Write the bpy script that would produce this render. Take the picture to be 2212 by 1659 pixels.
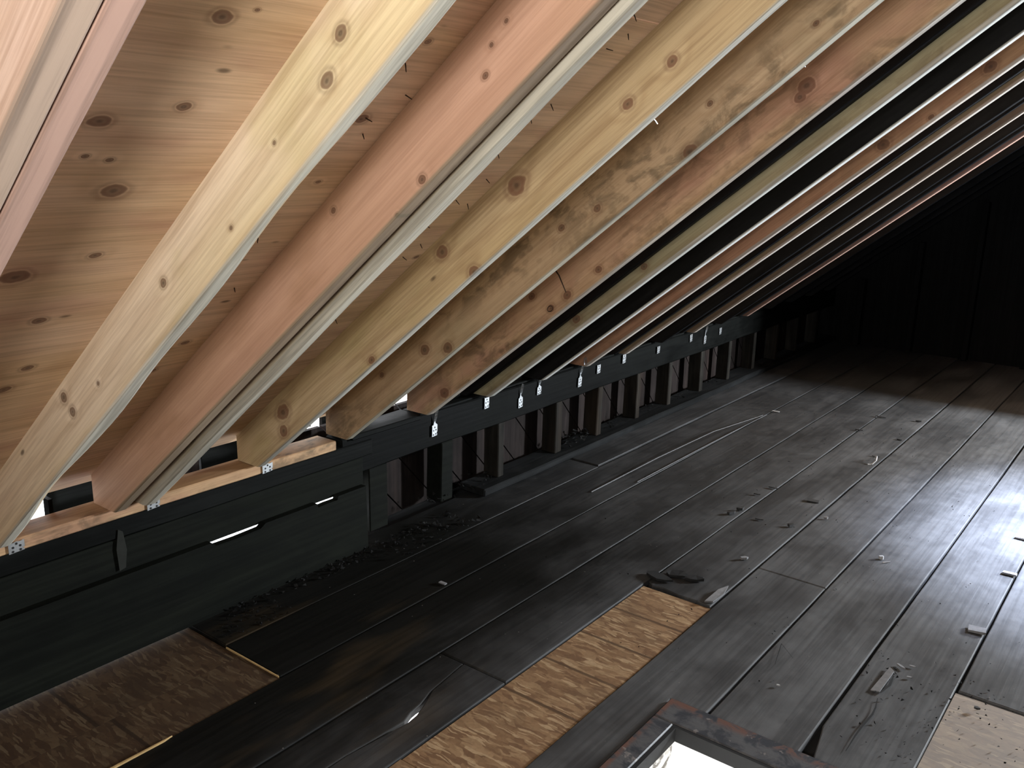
import bpy, bmesh, math, random
from mathutils import Vector, Matrix, noise
random.seed(7)
S = bpy.context.scene
for o in list(bpy.data.objects): bpy.data.objects.remove(o)
COL = S.collection

# ------------------------------------------------------------------ camera
PIT = 0.67525                      # roof pitch (38.7 deg)
CAM = Vector((0, 0, 1.5))
cam = bpy.data.cameras.new('camera'); camo = bpy.data.objects.new('camera', cam); COL.objects.link(camo)
right = Vector((0.79340921, 0.60822006, 0.0238785)); down = Vector((0.17120627, -0.18534532, -0.96764432)); fwd = Vector((-0.58411491, 0.77182606, -0.25118578))
m = Matrix((right, -down, -fwd)).transposed().to_4x4(); m.translation = CAM
camo.matrix_world = m
cam.sensor_width = 36; cam.lens = 1961.9 / 2212 * 36; cam.clip_start = 0.02
S.camera = camo
# ------------------------------------------------------------------ world, lights, exposure
w = bpy.data.worlds.new('sky'); S.world = w; w.use_nodes = True
w.node_tree.nodes['Background'].inputs[0].default_value = (0.93, 0.96, 1.0, 1)
w.node_tree.nodes['Background'].inputs[1].default_value = 5.0
def area(name, loc, direction, sx, sy, power, col, spread=180):
    l = bpy.data.lights.new(name, 'AREA'); l.shape = 'RECTANGLE'; l.size = sx; l.size_y = sy; l.energy = power; l.color = col
    l.spread = math.radians(spread)
    o = bpy.data.objects.new(name, l); COL.objects.link(o); o.location = loc
    o.rotation_euler = Vector(direction).to_track_quat('-Z', 'Y').to_euler()
    return o
area('lamp_by_camera', (0.02, -0.64, 1.58), (-.12, 1, 0), 0.42, 0.42, 48, (1.0, 0.97, 0.93))  # lamp beside the camera, not daylight; its window is added
area('daylight_far_window', (1.80, 6.32, 1.35), (-.80, -.60, -.03), 0.26, 0.7, 500, (0.88, 0.94, 1.0))
sp = bpy.data.lights.new('floor_patch_spot', 'SPOT'); sp.energy = 13000; sp.color = (0.66, 0.76, 1.0); sp.spot_size = math.radians(46); sp.spot_blend = 1.0; sp.shadow_soft_size = .12  # spot added to brighten the floor at right; no skylight is built
spo = bpy.data.objects.new('floor_patch_spot', sp); COL.objects.link(spo); spo.location = (1.35, 5.2, 2.85); spo.rotation_euler = (Vector((.46, 4.38, 0)) - spo.location).to_track_quat('-Z', 'Y').to_euler()
area('lamp_room_below', (-0.5, 1.35, -0.55), (-.1, 1, .25), 0.3, 0.3, 6, (1.0, 0.97, 0.92))
area('ceiling_lamp_below', (-1.0, 1.9, -0.40), (0, 0, -1), 1.6, 1.6, 260, (0.92, 0.95, 1.0))
S.cycles.use_light_tree = False; S.cycles.max_bounces = 3; S.cycles.diffuse_bounces = 3; S.cycles.glossy_bounces = 1; S.cycles.transmission_bounces = 0
S.view_settings.view_transform = 'Standard'; S.view_settings.look = 'None'; S.view_settings.gamma = 1; S.view_settings.use_curve_mapping = False
S.view_settings.exposure = 0.0

# ------------------------------------------------------------------ node helper
class NT:
    def __init__(s, name):
        s.m = bpy.data.materials.new(name); s.m.use_nodes = True; s.t = s.m.node_tree; s.n = s.t.nodes; s.l = s.t.links
        s.b = s.n['Principled BSDF']; s.tc = s.n.new('ShaderNodeTexCoord')
    def inp(s, sock, v):
        if isinstance(v, bpy.types.NodeSocket): s.l.new(v, sock)
        elif v is not None:
            if hasattr(sock.default_value, '__len__') and hasattr(v, '__len__') and len(sock.default_value) == 4 and len(v) == 3: v = (*v, 1)
            sock.default_value = v
    def math(s, op, a, b=None, c=None, clamp=False):
        n = s.n.new('ShaderNodeMath'); n.operation = op; n.use_clamp = clamp
        s.inp(n.inputs[0], a); s.inp(n.inputs[1], b) if b is not None else None
        if c is not None: s.inp(n.inputs[2], c)
        return n.outputs[0]
    def vec(s, op, a, b=None):
        n = s.n.new('ShaderNodeVectorMath'); n.operation = op; s.inp(n.inputs[0], a)
        if b is not None: s.inp(n.inputs[1], b)
        return n.outputs['Value'] if op in ('LENGTH', 'DISTANCE', 'DOT_PRODUCT') else n.outputs[0]
    def sep(s, v):
        n = s.n.new('ShaderNodeSeparateXYZ'); s.inp(n.inputs[0], v); return n.outputs
    def comb(s, x, y, z):
        n = s.n.new('ShaderNodeCombineXYZ'); s.inp(n.inputs[0], x); s.inp(n.inputs[1], y); s.inp(n.inputs[2], z); return n.outputs[0]
    def noise(s, v, scale=1, detail=3, rough=.5, dist=0):
        n = s.n.new('ShaderNodeTexNoise'); s.inp(n.inputs['Vector'], v); n.inputs['Scale'].default_value = scale
        n.inputs['Detail'].default_value = detail; n.inputs['Roughness'].default_value = rough; n.inputs['Distortion'].default_value = dist
        return n.outputs['Fac'], n.outputs['Color']
    def voro(s, v, scale=1, feature='F1', rnd=1):
        n = s.n.new('ShaderNodeTexVoronoi'); n.feature = feature; s.inp(n.inputs['Vector'], v); n.inputs['Scale'].default_value = scale
        n.inputs['Randomness'].default_value = rnd
        return n.outputs[0], n.outputs[1] if len(n.outputs) > 1 else None
    def map(s, v, a, b, c=0, d=1, smooth=True):
        n = s.n.new('ShaderNodeMapRange'); n.interpolation_type = 'SMOOTHSTEP' if smooth else 'LINEAR'; n.clamp = True
        s.inp(n.inputs[0], v); n.inputs[1].default_value = a; n.inputs[2].default_value = b; n.inputs[3].default_value = c; n.inputs[4].default_value = d
        return n.outputs[0]
    def mix(s, f, a, b, mode='MIX'):
        n = s.n.new('ShaderNodeMix'); n.data_type = 'RGBA'; n.blend_type = mode; n.clamp_factor = True
        s.inp(n.inputs[0], f); s.inp(n.inputs[6], a); s.inp(n.inputs[7], b); return n.outputs[2]
    def bump(s, h, strength=.3, dist=.002):
        n = s.n.new('ShaderNodeBump'); s.inp(n.inputs['Height'], h); n.inputs['Strength'].default_value = strength; n.inputs['Distance'].default_value = dist
        s.l.new(n.outputs[0], s.b.inputs['Normal'])
    def out(s, col, rough=.6, spec=.3, metal=0):
        s.inp(s.b.inputs['Base Color'], col); s.inp(s.b.inputs['Roughness'], rough); s.inp(s.b.inputs['Specular IOR Level'], spec); s.inp(s.b.inputs['Metallic'], metal)
        return s.m

def lin(r, g, b):
    f = lambda c: ((c / 255 + .055) / 1.055) ** 2.4 if c / 255 > .04045 else c / 255 / 12.92
    return (f(r), f(g), f(b))

SAT, VAL = .86, .88
def wood(name, colA, colB, blotch, knots=(), axes=('x', 'z', 'y'), seed=0, ringscale=34, warp=5, mould=0.0, specks=.5, edge=None, depth=.14, knotcol=(105, 66, 38), contrast=.8):
    """new softwood: grain along axes[0], growth rings across axes[1]"""
    T = NT(name); o = T.sep(T.tc.outputs['Object']); ix = {'x': 0, 'y': 1, 'z': 2}
    g, r, t = (o[ix[a]] for a in axes)
    P = T.comb(g, r, t); Q = T.vec('ADD', P, (seed * 3.7, seed * 1.9, seed * 5.3))
    d = None
    for (kg, kr, kd) in knots:
        q = T.vec('MULTIPLY', T.vec('SUBTRACT', T.comb(g, r, 0), (kg, kr, 0)), (0.78 / kd, 1.0 / kd, 0))
        L = T.vec('LENGTH', q); d = L if d is None else T.math('MINIMUM', d, L)
    low, _ = T.noise(T.vec('MULTIPLY', Q, (.9, 6, 3)), 1, 2)
    low2, _ = T.noise(T.vec('MULTIPLY', Q, (.5, 2.2, 2)), 1.6, 2)
    ringc = T.math('ADD', T.math('MULTIPLY', r, ringscale * 3), T.math('MULTIPLY', low, warp))
    if d is not None:
        wob, _ = T.noise(T.vec('MULTIPLY', Q, (30, 30, 30)), 1, 2)
        d = T.math('ADD', d, T.math('MULTIPLY', T.math('SUBTRACT', wob, .5), .8))
        ringc = T.math('ADD', ringc, T.map(d, .8, 4.2, 3.6, 0))
    rg = T.math('MULTIPLY_ADD', T.math('SINE', ringc), .5, .5)
    rg = T.math('POWER', rg, 1.8)
    fib, _ = T.noise(T.vec('MULTIPLY', Q, (5, 170, 170)), 1, 3, .6)
    fib2, _ = T.noise(T.vec('MULTIPLY', Q, (1.6, 46, 46)), 1, 4, .65)
    c = T.mix(T.map(low2, .35, .68), colA, colB)
    bl, _ = T.noise(T.vec('MULTIPLY', Q, (3.0, 7, 7)), 1, 3, .55)
    c = T.mix(T.map(bl, .5, .72, 0, .75), c, blotch)
    ringcol = T.mix(1, c, (.70, .60, .48, 1), 'MULTIPLY')
    c = T.mix(T.math('MULTIPLY', rg, .42 * contrast), c, ringcol)
    fb = T.math('ADD', T.math('MULTIPLY', fib, .5), T.math('MULTIPLY', fib2, .5))
    c = T.mix(T.map(fb, .38, .66, 0, .72 * contrast), c, T.mix(1, c, (.58, .50, .42, 1), 'MULTIPLY'))
    # fine specks / pin knots
    vd, vc = T.voro(T.vec('MULTIPLY', Q, (5.5, 13, 9)), 1)
    sel = T.math('GREATER_THAN', T.sep(vc)[0], 1 - .45 * specks)
    sp = T.math('MULTIPLY', T.map(vd, .03, .10, 1, 0), sel)
    c = T.mix(T.math('MULTIPLY', sp, .75), c, lin(74, 50, 30))
    if mould > 0:
        mo, _ = T.noise(T.vec('MULTIPLY', Q, (7, 13, 13)), 1.3, 5, .62, .6)
        mo2, _ = T.noise(T.vec('MULTIPLY', Q, (1.1, 4, 4)), 1, 2)
        k = T.math('MULTIPLY', T.map(mo, .44, .62), T.map(mo2, .36, .6))
        c = T.mix(T.math('MULTIPLY', k, mould), c, lin(84, 68, 44))
        k2 = T.voro(T.vec('MULTIPLY', Q, (24, 38, 30)), 1)
        kk = T.math('MULTIPLY', T.map(k2[0], .22, .42, 1, 0), T.math('MULTIPLY', T.map(mo2, .4, .6), T.math('GREATER_THAN', T.sep(k2[1])[0], .55)))
        c = T.mix(T.math('MULTIPLY', kk, mould * .55), c, lin(84, 66, 42))
    if d is not None:
        kin = T.math('MULTIPLY_ADD', T.math('SINE', T.math('MULTIPLY', d, 11)), .05, .78)
        kc = T.mix(T.map(d, .0, .75), lin(*[q * .62 for q in knotcol]), lin(*knotcol))
        c = T.mix(T.math('MULTIPLY', T.map(d, .9, 1.12, 1, 0), kin), c, kc)
        ring = T.math('MULTIPLY', T.map(d, .95, 1.3, 0, 1), T.map(d, 1.3, 1.9, 1, 0))
        c = T.mix(T.math('MULTIPLY', ring, .32), c, lin(*knotcol))
    if edge:
        ef = T.map(o[2], -depth + .002, -depth + .009, 1, 0)
        eg = T.mix(T.map(fib2, .36, .66), lin(*edge), lin(*[q * .72 for q in edge]))
        c = T.mix(T.math('MULTIPLY', ef, .8), c, eg)
    hs = T.n.new('ShaderNodeHueSaturation'); hs.inputs['Saturation'].default_value = SAT; hs.inputs['Value'].default_value = VAL; T.inp(hs.inputs['Color'], c)
    T.bump(fib, .25, .0012)
    return T.out(hs.outputs[0], .62, .25)

def charred(name, base=(0.012, 0.012, 0.0125), dust=(0.05, 0.052, 0.058), grain='y', dustamt=.6, rough=(.42, .7), brown=None, seed=0, spec=.06):
    T = NT(name); Q = T.vec('ADD', T.tc.outputs['Object'], (seed * 1.7, seed * 2.3, seed * .9))
    st = {'x': (1.5, 60, 60), 'y': (60, 1.5, 60), 'z': (60, 60, 1.5)}[grain]
    st2 = {'x': (.8, 4, 4), 'y': (4, .8, 4), 'z': (4, 4, .8)}[grain]
    f, _ = T.noise(T.vec('MULTIPLY', Q, st), 1, 4, .6)
    b, _ = T.noise(T.vec('MULTIPLY', Q, st2), 1.6, 6, .68, .8)
    b2, _ = T.noise(Q, 9, 4, .6)
    k = T.math('ADD', T.math('MULTIPLY', b, .75), T.math('MULTIPLY', b2, .25))
    c = T.mix(T.map(k, .40, .66, 0, dustamt), base, dust)
    if brown:
        bb, _ = T.noise(T.vec('MULTIPLY', Q, st2), 1.1, 4, .6)
        c = T.mix(T.map(bb, .5, .72, 0, .8), c, brown)
    c = T.mix(T.map(f, .38, .62, 0, .55), c, T.mix(1, c, (.45, .45, .45, 1), 'MULTIPLY'))
    T.bump(f, .35, .0022)
    return T.out(c, T.map(k, .35, .7, rough[0], rough[1]), spec)

def floor_mat(name, seed):
    """scorched, sooty floorboard with paler dusty scuffs"""
    T = NT(name); Q = T.vec('ADD', T.tc.outputs['Object'], (seed * .37, seed * 1.1, 0))
    f, _ = T.noise(T.vec('MULTIPLY', Q, (70, 1.3, 40)), 1, 4, .62)
    b, _ = T.noise(T.vec('MULTIPLY', Q, (3.0, 1.3, 1)), 1.5, 5, .58, .35)
    b2, _ = T.noise(Q, 15, 5, .62, .2)
    k = T.math('ADD', T.math('MULTIPLY', b, .7), T.math('MULTIPLY', b2, .3))
    c = T.mix(T.map(k, .34, .68), (0.056, 0.056, 0.057), (0.108, 0.109, 0.111))
    st, _ = T.noise(T.vec('MULTIPLY', Q, (5, 1.8, 1)), 1.3, 3, .55, .2)
    c = T.mix(T.map(st, .60, .72, 0, .4), c, (0.02, 0.02, 0.02))
    br, _ = T.noise(T.vec('MULTIPLY', Q, (4, .9, 1)), 1.2, 3, .6)
    # brown where the soot has been rubbed off the wood near the wall (a fixed mark on the boards)
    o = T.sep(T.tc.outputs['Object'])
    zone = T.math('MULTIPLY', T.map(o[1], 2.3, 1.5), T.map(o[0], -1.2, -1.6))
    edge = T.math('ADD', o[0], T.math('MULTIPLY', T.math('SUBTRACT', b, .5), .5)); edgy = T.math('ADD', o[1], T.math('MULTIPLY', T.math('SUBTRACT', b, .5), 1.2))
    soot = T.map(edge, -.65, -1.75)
    c = T.mix(T.math('MULTIPLY', soot, .85), c, T.mix(1, c, (.30, .30, .30, 1), 'MULTIPLY'))      # colour gets darker towards the wall
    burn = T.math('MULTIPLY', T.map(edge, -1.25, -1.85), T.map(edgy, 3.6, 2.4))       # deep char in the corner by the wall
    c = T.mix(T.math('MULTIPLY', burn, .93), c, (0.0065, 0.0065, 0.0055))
    c = T.mix(T.math('MULTIPLY', T.map(br, .52, .66, 0, .5), zone), c, (0.055, 0.038, 0.02))
    c = T.mix(T.map(f, .40, .64, 0, .5), c, T.mix(1, c, (.45, .45, .45, 1), 'MULTIPLY'))
    sp, sc = T.voro(Q, 42)
    c = T.mix(T.math('MULTIPLY', T.map(sp, .05, .11, 1, 0), T.math('GREATER_THAN', T.sep(sc)[0], .93)), c, (.16, .15, .14))
    T.bump(f, .3, .0022)
    return T.out(c, T.map(k, .36, .68, .5, .68), T.math('MULTIPLY_ADD', burn, -.27, .32))

def osb_mat(name, seed, lines=(), dark=1.0, dusty=0):
    T = NT(name); P = T.tc.outputs['Object']; Q = T.vec('ADD', P, (seed * 2.1, seed * 3.3, 0))
    cols = [lin(150, 118, 84), lin(128, 98, 68), lin(172, 142, 104), lin(138, 106, 74), lin(112, 82, 56), lin(160, 128, 92)]
    wv, wc = T.noise(Q, 14, 3)
    QQ = T.vec('ADD', Q, T.vec('MULTIPLY', T.vec('SUBTRACT', wc, (.5, .5, .5)), (.03, .03, 0)))
    c = None
    for i, (ang, sx, sy, th) in enumerate(((.25, 16, 52, 0), (1.9, 14, 46, .55), (-.6, 19, 70, .62), (1.1, 24, 90, .66), (.5, 22, 150, .86))):
        n = T.n.new('ShaderNodeMapping'); T.inp(n.inputs[0], QQ); n.inputs['Rotation'].default_value = (0, 0, ang); n.inputs['Scale'].default_value = (sx, sy, 1)
        n.inputs['Location'].default_value = (i * 7.1, i * 3.7, 0)
        vd, vc = T.voro(n.outputs[0], 1); v = T.sep(vc)
        ramp = T.mix(v[0], cols[i % 6], cols[(i + 1) % 6]); ramp = T.mix(T.map(v[2], .8, .84), ramp, cols[4])
        if i == 4: ramp = lin(184, 156, 118)
        c = ramp if c is None else T.mix(T.map(v[1], th, th + .03), c, ramp)
    f, _ = T.noise(Q, 90, 4, .6)
    c = T.mix(T.map(f, .4, .65, 0, .35), c, T.mix(1, c, (.5, .48, .45, 1), 'MULTIPLY'))
    dd, _ = T.noise(Q, 3.5, 4, .6)
    c = T.mix(T.map(dd, .48, .72, 0, .5), c, lin(92, 74, 54))
    o = T.sep(P)
    for (yy, x0, x1) in lines:          # dark guide lines across the panel
        wob, _ = T.noise(T.comb(T.math('MULTIPLY', o[0], 60), yy * 10, 0), 1, 2)
        e = T.math('ABSOLUTE', T.math('ADD', T.math('SUBTRACT', o[1], yy), T.math('MULTIPLY', T.math('SUBTRACT', wob, .5), .004)))
        k = T.math('MULTIPLY', T.map(e, .004, .0075, 1, 0), T.math('MULTIPLY', T.math('GREATER_THAN', o[0], x0), T.math('LESS_THAN', o[0], x1)))
        c = T.mix(T.math('MULTIPLY', k, .85), c, lin(50, 32, 18))
    c = T.mix(.25, c, lin(134, 106, 78)); c = T.mix(1, c, (.95, .97, 1.03, 1), 'MULTIPLY')
    if dusty: c = T.mix(dusty, c, (.30, .295, .28))
    if dark != 1: c = T.mix(1, c, (dark, dark, dark, 1), 'MULTIPLY')
    T.bump(f, .25, .001)
    return T.out(c, .65, .3)

def plain(name, col, rough=.6, metal=0, spec=.3, nscale=30, var=.35):
    T = NT(name); f, _ = T.noise(T.tc.outputs['Object'], nscale, 4, .6)
    c = T.mix(T.map(f, .35, .65, 0, var), col, T.mix(1, col, (.5, .5, .5, 1), 'MULTIPLY'))
    T.bump(f, .2, .001)
    return T.out(c, rough, spec, metal)

# ------------------------------------------------------------------ mesh helpers
def link(name, me, mat=None, parent=None, loc=None, rot=None):
    o = bpy.data.objects.new(name, me); COL.objects.link(o)
    if mat is not None: me.materials.append(mat)
    if parent is not None: o.parent = parent
    if loc is not None: o.location = loc
    if rot is not None: o.rotation_euler = rot
    return o
def mesh_bm(name, bm, smooth=False):
    me = bpy.data.meshes.new(name); bm.normal_update(); bm.to_mesh(me); bm.free()
    if smooth:
        for p in me.polygons: p.use_smooth = True
    return me
def tag(o, label=None, cat=None, group=None, kind=None):
    if label: o['label'] = label
    if cat: o['category'] = cat
    if group: o['group'] = group
    if kind: o['kind'] = kind
    return o
def empty(name, loc=(0, 0, 0)):
    o = bpy.data.objects.new(name, None); COL.objects.link(o); o.location = loc; o.empty_display_size = .05; return o
def jig(p, amp, sc, seed):
    v = Vector((p[0] * sc + seed, p[1] * sc + seed * 1.3, p[2] * sc)); n = noise.noise_vector(v); return n * amp
def box(name, x, y, z, mat, parent=None, bev=.003, seg=None, amp=0, axis=1, seed=None):
    """box from ranges; seg = divisions along axis so that amp (unevenness) can show"""
    bm = bmesh.new(); bmesh.ops.create_cube(bm, size=1)
    sx, sy, sz = x[1] - x[0], y[1] - y[0], z[1] - z[0]
    for v in bm.verts: v.co = Vector((x[0] + (v.co.x + .5) * sx, y[0] + (v.co.y + .5) * sy, z[0] + (v.co.z + .5) * sz))
    if bev: bmesh.ops.bevel(bm, geom=bm.edges[:], offset=bev, segments=1, affect='EDGES', profile=.5)
    if seg:
        rng = (x, y, z)[axis]; nrm = [0, 0, 0]; nrm[axis] = 1
        for i in range(1, seg):
            co = [0, 0, 0]; co[axis] = rng[0] + (rng[1] - rng[0]) * i / seg
            bmesh.ops.bisect_plane(bm, geom=bm.verts[:] + bm.edges[:] + bm.faces[:], plane_co=co, plane_no=nrm)
    if amp:
        sd = seed if seed is not None else random.random() * 50
        for v in bm.verts:
            v.co += jig(v.co, amp, 2.3, sd) + jig(v.co, amp * .4, 11, sd + 9)
    return link(name, mesh_bm(name, bm), mat, parent)
def slab(name, poly, z0, z1, mat, parent=None, bev=.003, seg=0, amp=0, zamp=None, seed=0, tilt=0):
    """board from a plan outline"""
    bm = bmesh.new(); vs = [bm.verts.new((p[0], p[1], z1)) for p in poly]; f = bm.faces.new(vs)
    bm.normal_update()
    if f.normal.z < 0: f.normal_flip()
    r = bmesh.ops.extrude_face_region(bm, geom=[f]); 
    for v in [e for e in r['geom'] if isinstance(e, bmesh.types.BMVert)]: pass
    for v in vs: v.co.z = z0
    bmesh.ops.recalc_face_normals(bm, faces=bm.faces[:])
    if bev:
        ed = [e for e in bm.edges if all(v.co.z > z0 + 1e-4 for v in e.verts)]
        bmesh.ops.bevel(bm, geom=ed, offset=bev, segments=2, affect='EDGES', profile=.5)
    if seg:
        ys = [p[1] for p in poly]
        n = max(2, int((max(ys) - min(ys)) / seg))
        for i in range(1, n):
            bmesh.ops.bisect_plane(bm, geom=bm.verts[:] + bm.edges[:] + bm.faces[:], plane_co=(0, min(ys) + (max(ys) - min(ys)) * i / n, 0), plane_no=(0, 1, 0))
    if amp:
        xs = [p[0] for p in poly]; xc = (min(xs) + max(xs)) / 2
        for v in bm.verts:
            a = noise.noise(Vector((seed * 3.1, v.co.y * 1.3, v.co.x * 3))); b2 = noise.noise(Vector((v.co.x * 8, v.co.y * 9, seed)))
            if v.co.z > z0 + 1e-4: v.co.z += a * (zamp or amp) + (v.co.x - xc) * tilt
            v.co.x += b2 * amp * .8 + noise.noise(Vector((v.co.x * 3, v.co.y * 30, seed))) * amp * .5
    return link(name, mesh_bm(name, bm), mat, parent)
def tube(name, pts, r, mat, parent=None, sides=6, taper=1.0):
    bm = bmesh.new(); rings = []
    for i, p in enumerate(pts):
        p = Vector(p); d = (Vector(pts[min(i + 1, len(pts) - 1)]) - Vector(pts[max(i - 1, 0)])).normalized()
        a = d.orthogonal().normalized(); b = d.cross(a); rr = r * (1 + (taper - 1) * i / (len(pts) - 1))
        rings.append([bm.verts.new(p + a * rr * math.cos(k * 2 * math.pi / sides) + b * rr * math.sin(k * 2 * math.pi / sides)) for k in range(sides)])
    for A, B in zip(rings, rings[1:]):
        for k in range(sides): bm.faces.new((A[k], A[(k + 1) % sides], B[(k + 1) % sides], B[k]))
    bm.faces.new(rings[0][::-1]); bm.faces.new(rings[-1])
    bmesh.ops.recalc_face_normals(bm, faces=bm.faces[:])
    return link(name, mesh_bm(name, bm), mat, parent)
def chip(name, outline, t, mat, loc, rz=0, tilt=(0, 0), bend=0):
    """small flat flake or splinter"""
    bm = bmesh.new(); vs = [bm.verts.new((p[0], p[1], 0)) for p in outline]; f = bm.faces.new(vs)
    bmesh.ops.triangulate(bm, faces=[f]) if len(outline) > 6 else None
    r = bmesh.ops.extrude_face_region(bm, geom=bm.faces[:])
    for v in [e for e in r['geom'] if isinstance(e, bmesh.types.BMVert)]: v.co.z += t * random.uniform(.7, 1.2)
    bmesh.ops.recalc_face_normals(bm, faces=bm.faces[:])
    for v in bm.verts: v.co.z += bend * (v.co.x ** 2) * 30
    mn = min(v.co.z for v in bm.verts)
    o = link(name, mesh_bm(name, bm), mat); o.location = loc; o.rotation_euler = (tilt[0], tilt[1], rz); return o

# ------------------------------------------------------------------ materials
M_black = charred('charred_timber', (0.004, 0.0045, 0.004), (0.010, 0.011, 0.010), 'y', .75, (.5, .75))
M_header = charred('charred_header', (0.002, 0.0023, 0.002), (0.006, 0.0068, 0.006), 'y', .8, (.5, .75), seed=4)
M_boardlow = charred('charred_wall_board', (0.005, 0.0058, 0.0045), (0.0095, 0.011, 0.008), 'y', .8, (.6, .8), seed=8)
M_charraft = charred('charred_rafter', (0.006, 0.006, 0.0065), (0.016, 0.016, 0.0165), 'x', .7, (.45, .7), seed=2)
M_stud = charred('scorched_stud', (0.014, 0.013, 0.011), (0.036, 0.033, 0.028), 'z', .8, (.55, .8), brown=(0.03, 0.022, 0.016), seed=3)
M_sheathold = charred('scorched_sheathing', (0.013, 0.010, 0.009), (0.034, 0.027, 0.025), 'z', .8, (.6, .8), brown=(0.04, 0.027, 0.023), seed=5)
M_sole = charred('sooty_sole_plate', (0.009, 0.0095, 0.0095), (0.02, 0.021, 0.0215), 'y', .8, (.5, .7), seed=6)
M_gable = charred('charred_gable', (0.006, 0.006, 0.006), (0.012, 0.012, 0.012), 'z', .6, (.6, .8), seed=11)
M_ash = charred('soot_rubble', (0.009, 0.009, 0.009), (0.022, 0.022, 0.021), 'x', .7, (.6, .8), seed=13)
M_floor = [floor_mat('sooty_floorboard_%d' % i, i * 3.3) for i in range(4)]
M_void = plain('dark_subfloor', (.008, .008, .008), .8)
M_galv = plain('galvanized_steel', (.62, .64, .65), .38, .85, .5, 60, .35)
M_hole = plain('nail_hole_dark', (.012, .012, .012), .7)
M_nail = plain('bright_nail', (.45, .43, .40), .35, .9, .5, 40, .2)
M_nailrust = plain('rusty_nail', (.05, .03, .02), .6, .3, .4, 40, .3)
M_plaster = plain('flaking_plaster', (.72, .70, .66), .8, 0, .2, 14, .9)
M_plaster2 = plain('white_plaster', (.85, .85, .83), .8, 0, .2, 6, .15)
M_freshcut = plain('fresh_saw_cut', lin(190, 160, 110), .7)
M_chip = plain('grey_chip', (.20, .20, .205), .6, 0, .4, 60, .4)
M_chipd = plain('dark_chip', (.03, .03, .03), .6, 0, .4, 60, .4)
M_chipw = plain('pale_chip', (.42, .42, .42), .6, 0, .4, 60, .3)
M_salmon = plain('raw_soffit_board', lin(214, 150, 130), .7, 0, .2, 20, .25)
def frame_mat():
    T = NT('worn_hatch_trim'); Q = T.tc.outputs['Object']; o = T.sep(Q)
    b, _ = T.noise(Q, 16, 5, .65, .6); f, _ = T.noise(T.vec('MULTIPLY', Q, (8, 60, 60)), 1, 3)
    c = T.mix(T.map(b, .42, .6), (.035, .038, .045), (.085, .086, .09))
    worn = T.math('ADD', T.map(o[1], 2.045, 2.075), T.map(o[0], -.968, -.98), clamp=True)
    k = T.math('MULTIPLY', worn, T.map(b, .45, .58)); c = T.mix(T.math('MULTIPLY', k, .85), c, (.13, .06, .042))
    b3, _ = T.noise(Q, 26, 3, .6); c = T.mix(T.map(b3, .64, .7, 0, .7), c, (.22, .20, .19))
    T.bump(T.math('ADD', b, f), .35, .002); return T.out(c, .5, .4)
M_trim = frame_mat()

# ------------------------------------------------------------------ roof frame of reference
RD = Vector((math.cos(PIT), 0, math.sin(PIT))); NR = Vector((-math.sin(PIT), 0, math.cos(PIT)))
D2 = 0.805                                   # distance of the sheathing from the roof-parallel plane at eye level
ORG = CAM + NR * D2
ROT = (0, -PIT, 0)
U_RIDGE = 1.98
def world_of(u, y, n): return CAM + RD * u + NR * n + Vector((0, y, 0))

# ceiling: sheathing panels, each a piece of its own
ceil = tag(empty('ceiling', ORG), kind='structure'); ceil.rotation_euler = ROT
PK = [(-0.751, 0.784, .0124), (-0.93, 0.81, .009), (-0.969, 0.695, .0131), (-1.134, 0.78, .0168), (-1.321, 0.818, .0089), (-1.055, 0.744, .0055), (-1.047, 0.703, .0046), (-1.371, 0.696, .019), (-1.73, 0.827, .0106), (-1.815, 0.804, .0131), (-1.535, 0.789, .011), (-0.73, 0.829, .0035), (-0.739, 1.175, .0066), (-0.936, 1.168, .0115), (-1.119, 1.189, .0056), (-1.685, 1.316, .0093), (-1.736, 1.189, .0092), (-1.452, 1.894, .0102), (-1.454, 1.738, .0074), (-1.86, 1.159, .0083)]
M_ply = [wood('plywood_lower', lin(246, 206, 164), lin(238, 196, 142), lin(222, 170, 134), [(y, u, r) for (u, y, r) in PK], ('y', 'x', 'z'), 1, 9, 9, 0, .8, None, .14, (120, 74, 46), .8),
         wood('plywood_upper', lin(240, 204, 164), lin(230, 188, 148), lin(214, 164, 130), [], ('y', 'x', 'z'), 2, 8, 9, 0, .9, None, .14, (120, 74, 46), .8)]
rows = [(-2.585, -0.603, 0), (-0.600, 0.62, 1), (0.623, U_RIDGE, 1)]
cuts = [[-.7, 2.585, 4.9, 7.6], [-.7, 0.95, 3.35, 5.7, 7.6], [-.7, 2.16, 4.5, 7.6]]
for (u0, u1, k), cy in zip(rows, cuts):
    for y0, y1 in zip(cy, cy[1:]):
        box('sheathing_panel', (u0, u1), (y0 + .001, y1 - .001), (0.0, .0125), M_ply[k], ceil, .0008)

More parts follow.
